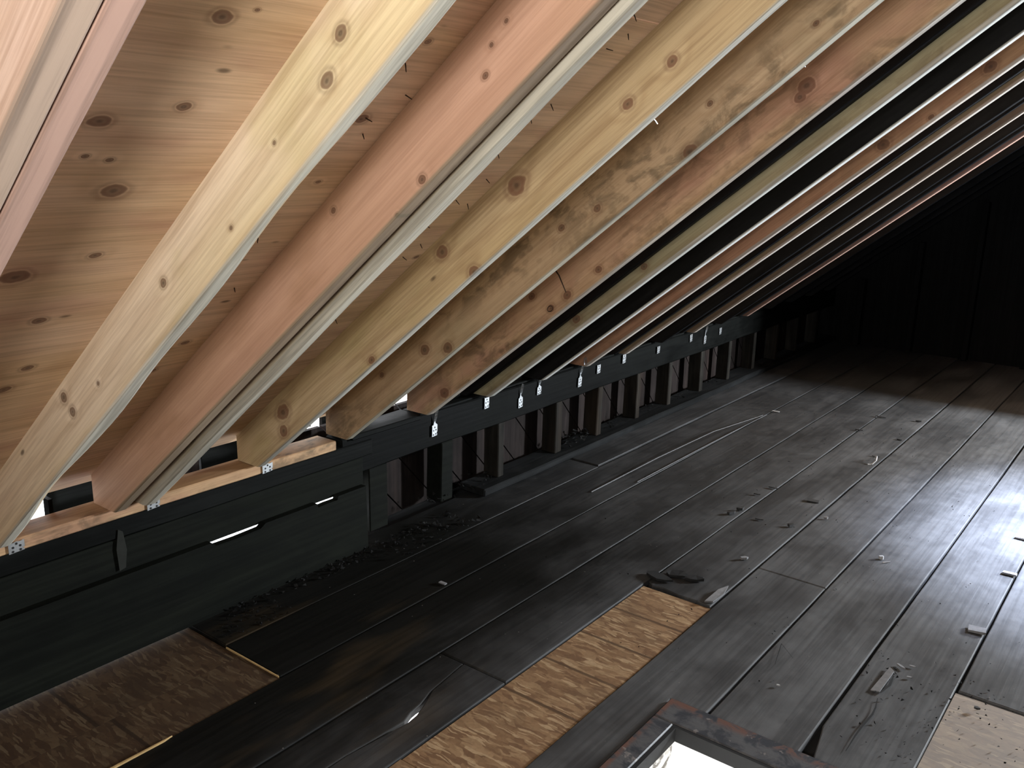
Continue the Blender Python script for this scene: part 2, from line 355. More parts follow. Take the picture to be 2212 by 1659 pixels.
# rafters
def rafter(name, y0, t, dep, mat, u0=-2.9, u1=U_RIDGE, xe=-2.475, zs=.462, wane=(.0, .0), skew=0, amp=.0012, seed=0, raw=True, cut=True):
    """2x timber in local axes: x up the slope, y across, z out of the slope (0 = sheathing)"""
    N = 70; bm = bmesh.new(); rings = []
    for i in range(N + 1):
        u = u0 + (u1 - u0) * i / N
        a = .004 + wane[0] * max(0, noise.noise(Vector((u * 2.1, seed, 1))) + .35) ; b = .004 + wane[1] * max(0, noise.noise(Vector((u * 2.6, seed, 7))) + .45)
        prof = [(0, 0), (0, -dep * .5), (0, -dep + a), (a * .35, -dep + a * .3), (a, -dep), (t - b, -dep), (t - b * .3, -dep + b * .35), (t, -dep + b * 1.3), (t, -dep * .4), (t, 0)]
        off = skew * min(0, u + .2)
        ring = []
        for (yy, zz) in prof:
            n = noise.noise_vector(Vector((u * 1.4, yy * 9 + seed, zz * 9))) * amp
            ring.append(bm.verts.new((u, yy + off + n.y, zz + (n.z if zz < 0 else 0))))
        rings.append(ring)
    K = len(rings[0])
    for A, B in zip(rings, rings[1:]):
        for k in range(K): bm.faces.new((A[k], A[(k + 1) % K], B[(k + 1) % K], B[k]))
    bm.faces.new(rings[0]); bm.faces.new(rings[-1][::-1])
    bmesh.ops.recalc_face_normals(bm, faces=bm.faces[:])
    base = ORG + Vector((0, y0, 0)); rot = Matrix.Rotation(-PIT, 3, 'Y')
    def cutp(pw, nw):
        pl = rot.transposed() @ (Vector(pw) - base); nl = rot.transposed() @ Vector(nw)
        r = bmesh.ops.bisect_plane(bm, geom=bm.verts[:] + bm.edges[:] + bm.faces[:], plane_co=pl, plane_no=nl, clear_outer=True)
        ed = [e for e in r['geom_cut'] if isinstance(e, bmesh.types.BMEdge)]
        bmesh.ops.holes_fill(bm, edges=ed, sides=0)
    if cut:
        cutp((xe, 0, 0), (-1, 0, 0)); cutp((0, 0, zs), (0, 0, -1))
    bmesh.ops.recalc_face_normals(bm, faces=bm.faces[:])
    me = mesh_bm(name, bm)
    o = link(name, me, mat, None, base, ROT); return o
EDGE = (206, 204, 190)
G = 'roof rafters'
K2 = [(-0.703, -0.049, .0106), (-0.767, -0.079, .0115), (-0.919, -0.07, .0038), (-1.101, -0.102, .0041), (-1.339, -0.059, .0082), (-1.851, -0.027, .0113), (-1.841, -0.069, .0101), (-1.695, -0.077, .0052)]
K3 = [(-0.635, -0.039, .004), (-0.681, -0.048, .0041), (-0.72, -0.078, .0057), (-0.944, -0.125, .0078), (-1.176, -0.029, .0066), (-1.037, -0.138, .0044)]
K4 = [(-1.088, -0.042, .0215), (-1.382, -0.035, .0162), (-1.324, -0.134, .0152), (-1.791, -0.124, .0106), (-2.249, -0.055, .024), (-2.29, -0.101, .0175), (-0.748, -0.082, .0114), (-0.618, -0.08, .0112)]
K5 = [(-1.144, -0.085, .0103), (-1.272, -0.061, .0092), (-1.949, -0.069, .0167), (-1.859, -0.116, .0164), (-2.179, -0.038, .0097), (-0.839, -0.131, .0159), (-0.436, -0.087, .007), (-0.733, -0.068, .0073)]
K6 = [(-1.726, -0.109, .0125), (-1.77, -0.031, .012), (-1.641, -0.108, .0139), (-1.485, -0.106, .0114), (-0.63, -0.064, .02), (-2.356, -0.111, .02), (-0.661, -0.077, .014)]
K7 = [(-1.532, -0.103, .0121), (-1.901, -0.105, .0164)]
K9 = [(-0.795, -0.107, .0187), (-0.367, -0.104, .0184), (-0.61, -0.127, .0097)]
cream, pink, tan, green = lin(236, 206, 168), lin(216, 164, 134), lin(214, 176, 128), lin(206, 190, 132)
DB = .140
r = rafter('rafter', .474, .041, .14, wood('wood_r1a', lin(226, 196, 170), lin(206, 176, 156), lin(190, 150, 130), [(-1.03, -.135, .012)], seed=3, edge=(206, 176, 150), knotcol=(130, 100, 84)), seed=1)
tag(r, 'grey-pink rafter at far left edge, left board of the doubled pair', 'rafter', G)
r = rafter('rafter', .5165, .041, .14, wood('wood_r1b', pink, lin(222, 178, 150), lin(196, 140, 116), [], seed=4, edge=(206, 162, 142)), seed=2)
tag(r, 'pink rafter nailed to the right of the leftmost grey-pink board', 'rafter', G)
r = rafter('rafter', .930, .040, DB, wood('wood_r2', lin(246, 224, 190), lin(236, 214, 160), lin(222, 204, 146), K2, seed=5, edge=(222, 218, 202), knotcol=(116, 82, 54), contrast=.8), wane=(.0, .03), seed=3)
tag(r, 'pale cream rafter with ragged bark edge, widest and brightest in the picture', 'rafter', G)
r = rafter('rafter', 1.248, .038, DB, wood('wood_r3', lin(214, 162, 130), lin(206, 158, 118), lin(190, 140, 100), K3, seed=6, ringscale=22, edge=(150, 136, 108), contrast=.6), seed=4)
tag(r, 'smooth salmon-pink rafter right of the brightest cream one', 'rafter', G)
r = rafter('rafter', 1.291, .042, .153, wood('wood_r3b', lin(214, 200, 172), lin(206, 190, 156), lin(190, 176, 140), [], seed=7, edge=(214, 206, 186)), wane=(.014, .008), skew=-.018, seed=5, zs=.462, amp=.002)
tag(r, 'pale rough rafter hugging the right side of the salmon-pink rafter', 'rafter', G)
r = rafter('rafter', 1.751, .039, .137, wood('wood_r4', lin(218, 188, 140), lin(208, 176, 120), lin(196, 172, 112), K4, seed=8, edge=(206, 208, 198), knotcol=(124, 74, 44), ringscale=30, contrast=1.0), wane=(.0, .012), seed=6)
tag(r, 'yellow-tan rafter with big round brown knots and clear grain lines', 'rafter', G)
r = rafter('rafter', 2.140, .038, .138, wood('wood_r5', lin(196, 166, 126), lin(186, 154, 112), lin(172, 150, 110), K5, seed=9, edge=(190, 186, 166), mould=.6, knotcol=(104, 66, 38)), seed=7, wane=(0, .006))
tag(r, 'mouldy brown-mottled rafter right of the knotty yellow-tan one', 'rafter', G)
r = rafter('rafter', 2.568, .038, .140, wood('wood_r6', lin(206, 162, 126), lin(196, 160, 112), lin(186, 132, 104), K6, seed=10, edge=(196, 188, 174), mould=.5, knotcol=(112, 68, 40)), seed=8)
tag(r, 'reddish-tan rafter with a dark ring knot beside the mouldy one', 'rafter', G)
M_r7 = wood('wood_r7', lin(168, 158, 120), lin(158, 150, 112), lin(150, 134, 102), K7, seed=11, edge=(214, 214, 206), mould=.25)
r = rafter('rafter', 2.945, .038, .148, M_r7, seed=9)
tag(r, 'greenish-grey rafter, first one lit only along its lower half', 'rafter', G)
def lit_rim():  # pale colour on the bottom edge paints in the light it catches
    m2 = M_charraft.copy(); m2.name = 'charred_rafter_lit_rim'; t = m2.node_tree; b = t.nodes['Principled BSDF']; src = b.inputs['Base Color'].links[0].from_socket
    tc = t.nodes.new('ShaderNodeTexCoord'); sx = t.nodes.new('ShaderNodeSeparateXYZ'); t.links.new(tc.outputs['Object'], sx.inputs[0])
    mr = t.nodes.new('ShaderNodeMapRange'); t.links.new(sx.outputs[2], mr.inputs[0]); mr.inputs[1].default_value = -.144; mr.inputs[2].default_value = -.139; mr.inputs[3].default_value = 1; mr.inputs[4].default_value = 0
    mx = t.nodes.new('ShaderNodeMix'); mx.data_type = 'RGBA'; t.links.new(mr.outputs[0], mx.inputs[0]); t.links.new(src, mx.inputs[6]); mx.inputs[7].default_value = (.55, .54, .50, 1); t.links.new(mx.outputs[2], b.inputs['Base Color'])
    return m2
rc = rafter('rafter', 3.336, .038, .146, lit_rim(), seed=10, amp=.003)
tag(rc, 'black charred rafter right of the greenish-grey half-lit one', 'rafter', 'charred rafters')
r = rafter('rafter', 3.712, .038, .146, wood('wood_r9', lin(196, 140, 100), lin(188, 142, 94), lin(176, 112, 76), K9, seed=12, edge=(214, 208, 196), mould=.2), seed=11)
tag(r, 'orange-brown rafter between two black gaps in the upper right', 'rafter', G)
r = rafter('rafter', 4.095, .038, .145, wood('wood_r10', lin(160, 138, 104), lin(150, 130, 96), lin(140, 122, 90), [], seed=13, edge=(206, 198, 186), mould=.3), seed=12)
tag(r, 'dull grey-brown rafter just right of the orange-brown one', 'rafter', G)
rc = rafter('rafter', 4.490, .038, .145, M_charraft, seed=13, amp=.003)
tag(rc, 'black charred rafter between the dull grey-brown and the thin brown rafters', 'rafter', 'charred rafters')
r = rafter('rafter', 4.885, .038, .145, wood('wood_r12', lin(166, 130, 96), lin(156, 126, 92), lin(150, 118, 88), [], seed=14, edge=(210, 196, 180), mould=.2), seed=14)
tag(r, 'thin brown rafter, last but one of the unburnt rafters toward the right', 'rafter', G)
rc = rafter('rafter', 5.272, .038, .145, M_charraft, seed=15, amp=.003)
tag(rc, 'black charred rafter before the last reddish unburnt rafter', 'rafter', 'charred rafters')
r = rafter('rafter', 5.662, .038, .145, wood('wood_r14', lin(190, 132, 104), lin(176, 124, 96), lin(170, 116, 90), [], seed=15, edge=(190, 150, 130), mould=.1), seed=16)
tag(r, 'reddish rafter farthest right of the unburnt ones, above the dark corner', 'rafter', G)
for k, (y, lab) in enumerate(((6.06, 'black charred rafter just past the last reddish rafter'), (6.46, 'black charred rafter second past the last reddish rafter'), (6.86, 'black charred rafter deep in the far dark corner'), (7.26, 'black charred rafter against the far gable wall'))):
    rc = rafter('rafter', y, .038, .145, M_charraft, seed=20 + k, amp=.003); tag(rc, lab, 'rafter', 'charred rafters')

for k, (y, dp, lab) in enumerate(((2.945, .093, 'black burnt-away rafter fixed along the greenish-grey half-lit one'), (4.095, .119, 'black burnt-away rafter fixed along the dull grey-brown one'), (4.885, .115, 'black burnt-away rafter fixed along the thin brown one'), (5.662, .126, 'black burnt-away rafter fixed along the last reddish one'))):
    rc = rafter('rafter', y - .047, .040, dp, M_charraft, seed=30 + k, amp=.0035, wane=(.006, .006)); tag(rc, lab, 'rafter', 'charred rafters')
def by_label(t): return next(o for o in COL.objects if t in o.get('label', ''))
ra = by_label('big round brown knots'); tube('nail', [(-.731, .034, -.132), (-.734, .046, -.134), (-.738, .056, -.139)], .0015, M_nail, ra, 6)
ra = by_label('mouldy brown-mottled'); tube('nail', [(-.513, .034, -.134), (-.516, .046, -.136)], .0015, M_nail, ra, 6)
ra = by_label('dark ring knot'); tube('bark_streak', [(-1.631, -.0006, -.015), (-1.629, -.0008, -.035), (-1.633, -.0008, -.061), (-1.639, -.0006, -.098)], .0028, M_nailrust, ra, 6, .6)
bm = bmesh.new(); rings = []
for k in range(14):
    a_ = k * 2 * math.pi / 14; c_, s_ = math.cos(a_), math.sin(a_)
    rings.append([bm.verts.new((-1.73 + (.0125 + e1) * c_, -.0005 + e2, -.108 + (.009 + e1) * s_)) for e1, e2 in ((-.0016, .0006), (0, -.0012), (.0016, .0006))])
for k in range(14):
    A, B = rings[k], rings[(k + 1) % 14]
    for j in range(3): bm.faces.new((A[j], A[(j + 1) % 3], B[(j + 1) % 3], B[j]))
bmesh.ops.recalc_face_normals(bm, faces=bm.faces[:]); link('knot_ring', mesh_bm('knot_ring', bm), M_nailrust, ra)
# nails poking through the sheathing
nm = None
NP = [(-0.792, 1.164), (-0.866, 1.224), (-0.975, 1.20), (-0.932, 1.176), (-1.022, 1.645), (-1.219, 1.724), (-1.201, 1.665), (-1.258, 1.60), (-1.30, 1.64), (-0.64, 1.683), (-0.594, 1.642), (-0.686, 1.661), (-0.856, 1.661), (-0.711, 1.60), (-0.90, 1.635), (-1.099, 1.081), (-1.445, 1.68), (-0.919, 1.017), (-1.39, 1.70), (-1.12, 1.70), (-1.62, 1.60), (-1.75, 1.66), (-1.50, 1.20), (-1.30, 1.15), (-1.92, 1.62)]
for i, (u, y) in enumerate(NP):
    if nm is None:
        nl = tube('nail', [(0, 0, .004), (0, 0, -.005), (.0006, 0, -.012), (.0005, 0, -.015)], .0014, M_nailrust, ceil, 5, .5); nm = nl
    else:
        nl = nm.copy(); COL.objects.link(nl); nl.parent = ceil
    nl.location = (u, y, 0); nl.rotation_euler = (random.uniform(-.5, .5), random.uniform(-.5, .5), random.uniform(0, 6))

# right-hand roof slope (outside the picture) closes the attic
RX = (ORG + RD * U_RIDGE)
bm = bmesh.new()
xr, zr = RX.x, RX.z; xo = 2 * xr + 2.53; zo = .50
for (a, b) in (((xr, zr), (xo, zo)),):
    vs = [bm.verts.new(p) for p in ((a[0], -.72, a[1]), (b[0], -.72, b[1]), (b[0], 7.65, b[1]), (a[0], 7.65, a[1]))]
    vt = [bm.verts.new(v.co + Vector((.02, 0, .03))) for v in vs]
    bm.faces.new(vs); bm.faces.new(vt[::-1])
    for i in range(4): bm.faces.new((vs[i], vt[i], vt[(i + 1) % 4], vs[(i + 1) % 4]))
bmesh.ops.recalc_face_normals(bm, faces=bm.faces[:])
tag(link('ceiling', mesh_bm('opposite_slope', bm), M_gable), kind='structure')

# ------------------------------------------------------------------ floor
flo = tag(empty('floor'), kind='structure')
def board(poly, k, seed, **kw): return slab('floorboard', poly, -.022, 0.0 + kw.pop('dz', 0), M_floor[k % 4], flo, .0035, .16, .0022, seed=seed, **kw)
def rect(x0, x1, y0, y1): return [(x0, y0), (x1, y0), (x1, y1), (x0, y1)]
E0, E1 = -.67, 7.6
board(rect(-2.46, -2.196, 1.474, 3.62), 0, 1); board(rect(-2.46, -2.20, 3.625, E1), 1, 2, dz=.006)
board(rect(-2.190, -1.932, 1.470, E1), 2, 3)
board(rect(-1.924, -1.662, E0, E1), 3, 4)
# board with a lengthwise split that widens into a hole where light shows from below
board([(-1.655, E0), (-1.545, E0), (-1.520, 1.35), (-1.505, 1.545), (-1.5185, 1.585), (-1.525, 1.63), (-1.545, 1.70), (-1.566, 1.86), (-1.655, 1.86)], 0, 5)
board([(-1.541, E0), (-1.408, E0), (-1.408, 1.86), (-1.5635, 1.86), (-1.5425, 1.70), (-1.514, 1.63), (-1.4985, 1.585), (-1.493, 1.545), (-1.5165, 1.35)], 1, 6)
board(rect(-1.655, -1.408, 1.866, E1), 0, 7)
board([(-1.402, 2.70), (-1.375, 2.676), (-1.33, 2.684), (-1.27, 2.672), (-1.20, 2.676), (-1.147, 2.668), (-1.147, E1), (-1.402, E1)], 3, 8, tilt=.01)
board([(-1.138, E0), (-.995, E0), (-.995, 2.094), (-.886, 2.094), (-.886, 3.06), (-1.138, 3.06)], 2, 9)
board(rect(-1.138, -.886, 3.064, E1), 2, 10)
board(rect(-.878, -.624, 2.094, E1), 1, 11)
board([(-.614, 2.25), (-.604, 2.20), (-.586, 2.094), (-.369, 2.094), (-.369, E1), (-.614, E1)], 0, 12)
board(rect(-.361, -.106, 2.672, E1), 3, 13); board(rect(-.098, .158, 2.672, E1), 2, 14); board(rect(.166, .42, 2.095, E1), 1, 15); board(rect(.428, .70, E0, E1), 0, 16)
L1 = lambda *ys: [(y, -9, 9) for y in ys]
p = slab('osb_panel', rect(-2.40, -2.119, -.67, 1.466), -.022, -.006, osb_mat('osb_near_wall', 1, L1(1.02, 1.437, .61), .26), flo, .001); tag(p, 'brown oriented-strand panel strip along the left wall board')
p = slab('osb_panel', rect(-2.1165, -1.927, -.67, 1.466), -.022, -.005, osb_mat('osb_second', 2, L1(1.057, .65), .26), flo, .001); tag(p, 'brown oriented-strand panel strip with a dark smudge')
p = slab('osb_panel', rect(-1.403, -1.143, 1.432, 2.664), -.022, -.006, osb_mat('osb_middle', 3, L1(1.848, 2.054, 2.256, 2.46)), flo, .001); tag(p, 'tan oriented-strand panel strip between charred boards, crossed by dark lines')
p = slab('osb_panel', rect(-1.405, -1.143, -.67, 1.428), -.022, -.004, osb_mat('osb_front', 4, L1(1.02, .6)), flo, .001); tag(p, 'tan oriented-strand panel at the bottom edge of the picture')
p = slab('osb_panel', rect(-.367, .16, 2.096, 2.664), -.022, -.006, osb_mat('osb_right', 5, [], 1.0, .55), flo, .001); tag(p, 'pale oriented-strand panel at lower right corner')
p = box('saw_cut_edge', (-2.185, -1.935), (1.4665, 1.4695), (-.015, -.0015), M_freshcut, flo, 0); tag(p, 'pale freshly sawn end of a floorboard')
p = slab('wood_sliver', [(-1.926, .93), (-1.918, .93), (-1.917, 1.09), (-1.922, 1.115)], -.004, .004, M_freshcut, flo, .001); tag(p, 'pale raw sliver along the cut board')
# sub-floor with the hatch opening and the split
HX0, HX1, HY0, HY1 = -.928, -.28, 1.20, 1.987
CX0, CX1, CY0, CY1 = -1.56, -1.46, 1.50, 1.68
def under(x0, x1, y0, y1): box('subfloor', (x0, x1), (y0, y1), (-.06, -.0235), M_void, flo, 0)
under(-2.6, CX0, -.72, 7.65); under(CX0, CX1, -.50, CY0); under(CX0, CX1, CY1, 7.65); under(CX1, HX0 - .02, -.72, 7.65)
under(HX0 - .02, HX1 + .02, -.72, HY0 - .02); under(HX0 - .02, HX1 + .02, HY1 + .02, 7.65); under(HX1 + .02, 4.7, -.72, 7.65)

# hatch
ht = empty('floor_hatch', (HX0, HY1, 0)); tag(ht, 'open floor hatch with worn red-brown trim and bright white shaft', 'hatch')
def hp(o): o.parent = ht; o.matrix_parent_inverse = Matrix.Translation(-Vector((HX0, HY1, 0))); return o
hp(box('trim_board', (-.990, -.21), (HY1, 2.090), (-.02, .010), M_trim, None, .004, 10, .0015, 0))
hp(box('trim_board', (-.990, HX0), (1.13, HY1 - .001), (-.02, .009), M_trim, None, .004, 10, .0015, 1))
hp(box('trim_board', (HX1, -.21), (1.13, HY1 - .001), (-.02, .009), M_trim, None, .004))
hp(box('trim_board', (HX0 + .001, HX1 - .001), (1.13, HY0), (-.02, .009), M_trim, None, .004))
for a in (((HX0, HX1), (HY1 - .012, HY1 - .001)), ((HX0 + .001, HX0 + .012), (HY0, HY1 - .012)), ((HX1 - .012, HX1 - .001), (HY0, HY1 - .012)), ((HX0, HX1), (HY0 + .001, HY0 + .012))):
    hp(box('inner_lip', a[0], a[1], (-.035, .0075), M_hole, None, 0))
def flaky():
    T = NT('flaking_white_paint'); Q = T.tc.outputs['Object']
    b, _ = T.noise(Q, 11, 6, .7, .8); b2, _ = T.noise(Q, 40, 4, .6)
    c = T.mix(T.map(b, .50, .56), (.80, .79, .76), (.20, .185, .165)); c = T.mix(T.map(b2, .58, .66, 0, .5), c, (.35, .33, .3))
    T.bump(b, .4, .003); return T.out(c, .7, .3)
M_flaky = flaky()
for a, mt in ((((HX0 - .02, HX1 + .02), (HY1 + .0, HY1 + .02)), M_plaster2), (((HX0 - .02, HX0), (HY0, HY1)), M_flaky), (((HX1, HX1 + .02), (HY0, HY1)), M_flaky), (((HX0 - .02, HX1 + .02), (HY0 - .02, HY0)), M_flaky)):
    hp(box('shaft_wall', a[0], a[1], (-.34, -.024), mt, None, 0))

# lit room under the floor (seen only through the hatch and the split)
rb = tag(empty('floor', (0, 0, -2.6)), kind='structure')
box('floor_below', (-2.2, 1.2), (-.2, 3.6), (-.05, 0), M_plaster2, rb, 0)
for nme, x, y in (('wall_below', (-2.25, -2.2), (-.2, 3.6)), ('wall_below', (1.2, 1.25), (-.2, 3.6)), ('wall_below', (-2.2, 1.2), (3.6, 3.65)), ('wall_below', (-2.2, 1.2), (-.25, -.2))):
    box(nme, x, y, (0, 2.54), M_plaster2, rb, 0)

# ------------------------------------------------------------------ knee wall on the left
wl = tag(empty('wall_left', (-2.42, 0, 0)), kind='structure'); wl_inv = Matrix.Translation((2.42, 0, 0))
def wp(o): o.parent = wl; o.matrix_parent_inverse = wl_inv; return o
M_plate = wood('wood_plate', lin(206, 166, 112), lin(190, 146, 96), lin(170, 120, 84), [], ('y', 'z', 'x'), 21, 30, 5, .75, .8)
p = wp(box('top_plate', (-2.495, -2.392), (-.7, 2.115), (.424, .460), M_plate, None, .003, 20, .002)); tag(p, 'unburnt tan top plate under the near rafters, spotted with mould')
wp(box('header_board', (-2.49, -2.398), (-.7, 2.30), (.362, .4235), M_black, None, .004, 24, .003))
wp(box('header_board', (-2.49, -2.401), (-.7, 2.252), (.244, .3595), M_boardlow, None, .002, 24, .0015))
# wide lower board with two gaps along its top edge where daylight comes through
def lowboard():
    prof = [(-.7, 0), (2.245, 0), (2.238, .2545), (2.10, .2545), (2.095, .2405), (2.05, .2415), (2.005, .2395), (2.0, .2545), (1.775, .2545), (1.755, .2415), (1.66, .2385), (1.58, .240), (1.565, .2545), (-.7, .2545)]
    bm = bmesh.new(); A = [bm.verts.new((-2.372, y, z)) for y, z in prof]; B = [bm.verts.new((-2.398, y, z)) for y, z in prof]
    bm.faces.new(A); bm.faces.new(B[::-1])
    for i in range(len(A)): bm.faces.new((A[i], A[(i + 1) % len(A)], B[(i + 1) % len(A)], B[i]))
    bmesh.ops.recalc_face_normals(bm, faces=bm.faces[:])
    return link('wall_board', mesh_bm('wall_board', bm), M_boardlow)
p = wp(lowboard()); tag(p, 'wide charred lower wall board with thin daylight gaps above')
p = wp(slab('scraped_patch', [(0, 0), (.02, .005), (.028, .06), (.02, .12), (.006, .13), (-.004, .07)], 0, .0015, plain('scraped_wood', (.02, .021, .018), .8, 0, .1), None, 0))
p.rotation_euler = (math.pi / 2, 0, math.pi / 2); p.location = (-2.3955, 1.265, .262); p.matrix_parent_inverse = wl_inv
# charred header and studs to the right
wp(box('header_beam', (-2.49, -2.402), (2.150, 7.6), (.300, .452), M_header, None, .006, 44, .005))
wp(box('header_cap', (-2.50, -2.388), (2.190, 2.56), (.440, .462), M_black, None, .004, 6, .004))
wp(box('header_cap', (-2.50, -2.404), (2.565, 7.6), (.452, .4615), M_black, None, .002, 30, .002))
studs = [(2.285, 2.385), (2.70, 2.775), (3.085, 3.130), (3.545, 3.600), (3.928, 3.975), (4.335, 4.376), (4.712, 4.752), (5.135, 5.180), (5.55, 5.588), (5.96, 6.0), (6.37, 6.41), (6.78, 6.82), (7.2, 7.24)]
for i, (a, b) in enumerate(studs):
    wp(box('stud', (-2.49, -2.405), (a, b), (.038, .302), M_boardlow if i < 2 else M_stud, None, .004, 5, .003, 2))
wp(box('sole_plate', (-2.50, -2.352), (2.93, 7.6), (0.004, .040), M_sole, None, .006, 30, .006))
# diagonal boards behind the studs
def diag(i, y):
    bm = bmesh.new(); hh = .47; s = .43
    pr = [(y + .004, 0), (y + .196, 0), (y + .196 - s, hh), (y + .004 - s, hh)]
    A = [bm.verts.new((-2.535, a, b)) for a, b in pr]; B = [bm.verts.new((-2.555, a, b)) for a, b in pr]
    bm.faces.new(A); bm.faces.new(B[::-1])
    for k in range(4): bm.faces.new((A[k], A[(k + 1) % 4], B[(k + 1) % 4], B[k]))
    bmesh.ops.recalc_face_normals(bm, faces=bm.faces[:])
    return link('sheathing_board', mesh_bm('sheathing_board', bm), M_sheathold)
for i in range(28): wp(diag(i, 2.40 + i * .2))
wp(box('backing_board', (-2.60, -2.585), (2.74, 7.65), (-.03, .56), M_black, None, 0)); wp(box('backing_board', (-2.60, -2.585), (2.325, 2.74), (-.03, .34), M_black, None, 0))
# eave: scorched blocking boards behind the top plate with open gaps to daylight
def eb(y0, y1, z0, z1, mt=M_black, x=-2.62): return wp(box('eave_board', (x - .02, x), (y0, y1), (z0, z1), mt, None, .002, 4, .003))
eb(-.7, 1.120, .22, .60); eb(1.182, 1.55, .22, .62); eb(1.558, 1.70, .20, .60, M_sheathold); eb(1.708, 2.03, .22, .62); eb(2.245, 2.47, .22, .56)
p = wp(box('soffit_board', (-2.95, -2.60), (2.03, 2.245), (.335, .350), M_salmon, None, .002)); tag(p, 'raw salmon-coloured soffit board lit by daylight')
wp(tube('cable', [(-2.62, 2.02, .37), (-2.64, 2.12, .353), (-2.63, 2.25, .40)], .004, M_hole, None, 6))
wp(box('eave_board', (-2.53, -2.50), (1.13, 1.142), (.36, .50), M_black, None, 0))
wp(box('outer_fascia', (-3.02, -2.99), (2.0, 2.50), (.30, .62), M_black, None, 0))

# clips on header and plate
def clip(y, z0, z1, pointed, label, x=-2.3985, wd=.031, tilt=0, strap=True):
    root = empty('rafter_clip', (x, y, z0)); tag(root, label, 'metal clip', 'galvanized rafter clips')
    h = z1 - z0; bm = bmesh.new(); a = wd / 2
    body = h * (.72 if pointed else 1)
    prof = [(-a, 0), (a * .95, .003), (a * .95, body * .22), (a * .7, body * .3), (a, body * .38), (a, body)]
    prof += [(a * .25, body + (h - body) * .45), (a * .1, h), (-a * .1, h), (-a * .6, body)] if pointed else [(a * .45, body * .93), (0, body * .99), (-a * .45, body * .93)]
    prof += [(-a, body)]
    A = [bm.verts.new((.0012, p[0], p[1])) for p in prof]; B = [bm.verts.new((0, p[0], p[1])) for p in prof]
    bm.faces.new(A); bm.faces.new(B[::-1])
    for k in range(len(A)): bm.faces.new((A[k], A[(k + 1) % len(A)], B[(k + 1) % len(A)], B[k]))
    bmesh.ops.recalc_face_normals(bm, faces=bm.faces[:])
    o = link('plate', mesh_bm('plate', bm), M_galv, root)
    bm = bmesh.new()
    for (py, pz) in ((-.5, .16), (.45, .2), (-.45, .52), (.45, .56), (0, .8)):
        c = Vector((.0018, py * a, pz * body)); rr = .0034
        vs = [bm.verts.new(c + Vector((0, rr * math.cos(t * math.pi / 4), rr * math.sin(t * math.pi / 4)))) for t in range(8)]; bm.faces.new(vs)
        v2 = [bm.verts.new(v.co - Vector((.0012, 0, 0))) for v in vs]
        for k in range(8): bm.faces.new((vs[k], v2[k], v2[(k + 1) % 8], vs[(k + 1) % 8]))
    bmesh.ops.recalc_face_normals(bm, faces=bm.faces[:])
    link('nail_holes', mesh_bm('nail_holes', bm), M_hole, root)
    if strap and pointed:      # twisted strap that turns up onto the rafter
        bm = bmesh.new(); rows = []
        for i in range(6):
            t = i / 5; an = t * math.pi / 2; hw = .0055; zz = h - .004 + t * .055; xx = .001 + t * .012
            rows.append([bm.verts.new((xx + sg * hw * math.sin(an), sg * hw * math.cos(an), zz)) for sg in (-1, 1)])
        for A2, B2 in zip(rows, rows[1:]): bm.faces.new((A2[0], A2[1], B2[1], B2[0]))
        r = bmesh.ops.solidify(bm, geom=bm.faces[:], thickness=.0012)
        bmesh.ops.recalc_face_normals(bm, faces=bm.faces[:])
        link('strap', mesh_bm('strap', bm), M_galv, root)
    root.rotation_euler = (tilt, 0, 0)
    return root
ordn = ['first', 'second', 'third', 'fourth', 'fifth', 'sixth', 'seventh', 'eighth', 'ninth', 'tenth', 'eleventh']
cl = [(2.644, .348, .415, 1), (2.983, .394, .446, 0), (3.231, .345, .410, 1), (3.375, .378, .430, 1), (3.725, .348, .414, 1), (3.90, .386, .433, 0), (4.155, .396, .446, 0), (4.537, .388, .430, 0), (4.945, .393, .440, 0), (5.139, .351, .417, 1), (5.357, .378, .423, 0)]
for i, (y, a, b, pt) in enumerate(cl):
    clip(y, a, b, pt, '%s metal clip from the left on the black header%s' % (ordn[i], ', with pointed top' if pt else ''), tilt=random.uniform(-.06, .06), x=-2.3935)
for y, lab in ((.985, 'metal clip on the tan top plate at the left picture edge'), (1.385, 'metal clip on the tan top plate under the pale rough rafter'), (1.805, 'metal clip on the tan top plate under the knotty yellow-tan rafter')):
    c = clip(y, .424, .456, 0, lab, x=-2.3885, wd=.042)
rt = empty('rafter_bracket', (-2.352, 3.690, .475)); tag(rt, 'small folded metal bracket at foot of the orange-brown rafter', 'metal bracket')
for (yy, zz, wy, hz) in ((0, 0, .006, .035), (.018, 0, .006, .035), (.006, .026, .012, .009)):
    o = box('flange', (0, .003), (yy, yy + wy), (zz, zz + hz), M_galv, rt, 0)

# ------------------------------------------------------------------ far gable, near gable with added window, right wall, added light-blocking wall
wb = tag(empty('wall_back', (0, 7.6, 0)), kind='structure'); wbi = Matrix.Translation((0, -7.6, 0))
def par(o, root, inv): o.parent = root; o.matrix_parent_inverse = inv; return o
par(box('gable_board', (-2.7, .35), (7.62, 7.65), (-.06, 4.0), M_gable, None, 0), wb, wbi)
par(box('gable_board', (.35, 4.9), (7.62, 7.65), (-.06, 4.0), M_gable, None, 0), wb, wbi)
for i in range(7):
    x = -2.2 + i * .41; zt = .50 + (x + 2.53) * math.tan(PIT) - .22
    par(box('stud', (x, x + .04), (7.53, 7.62), (0, zt), M_gable, None, .003, 6, .003, 2), wb, wbi)
wi = tag(box('wall_light_block', (.28, .32), (6.17, 7.62), (0, 2.8), M_gable, None, 0), kind='structure')  # unseen partition, added to cut the far lamp off the back floor
wf = tag(empty('wall_front', (0, -.68, 0)), kind='structure'); wfi = Matrix.Translation((0, .68, 0))
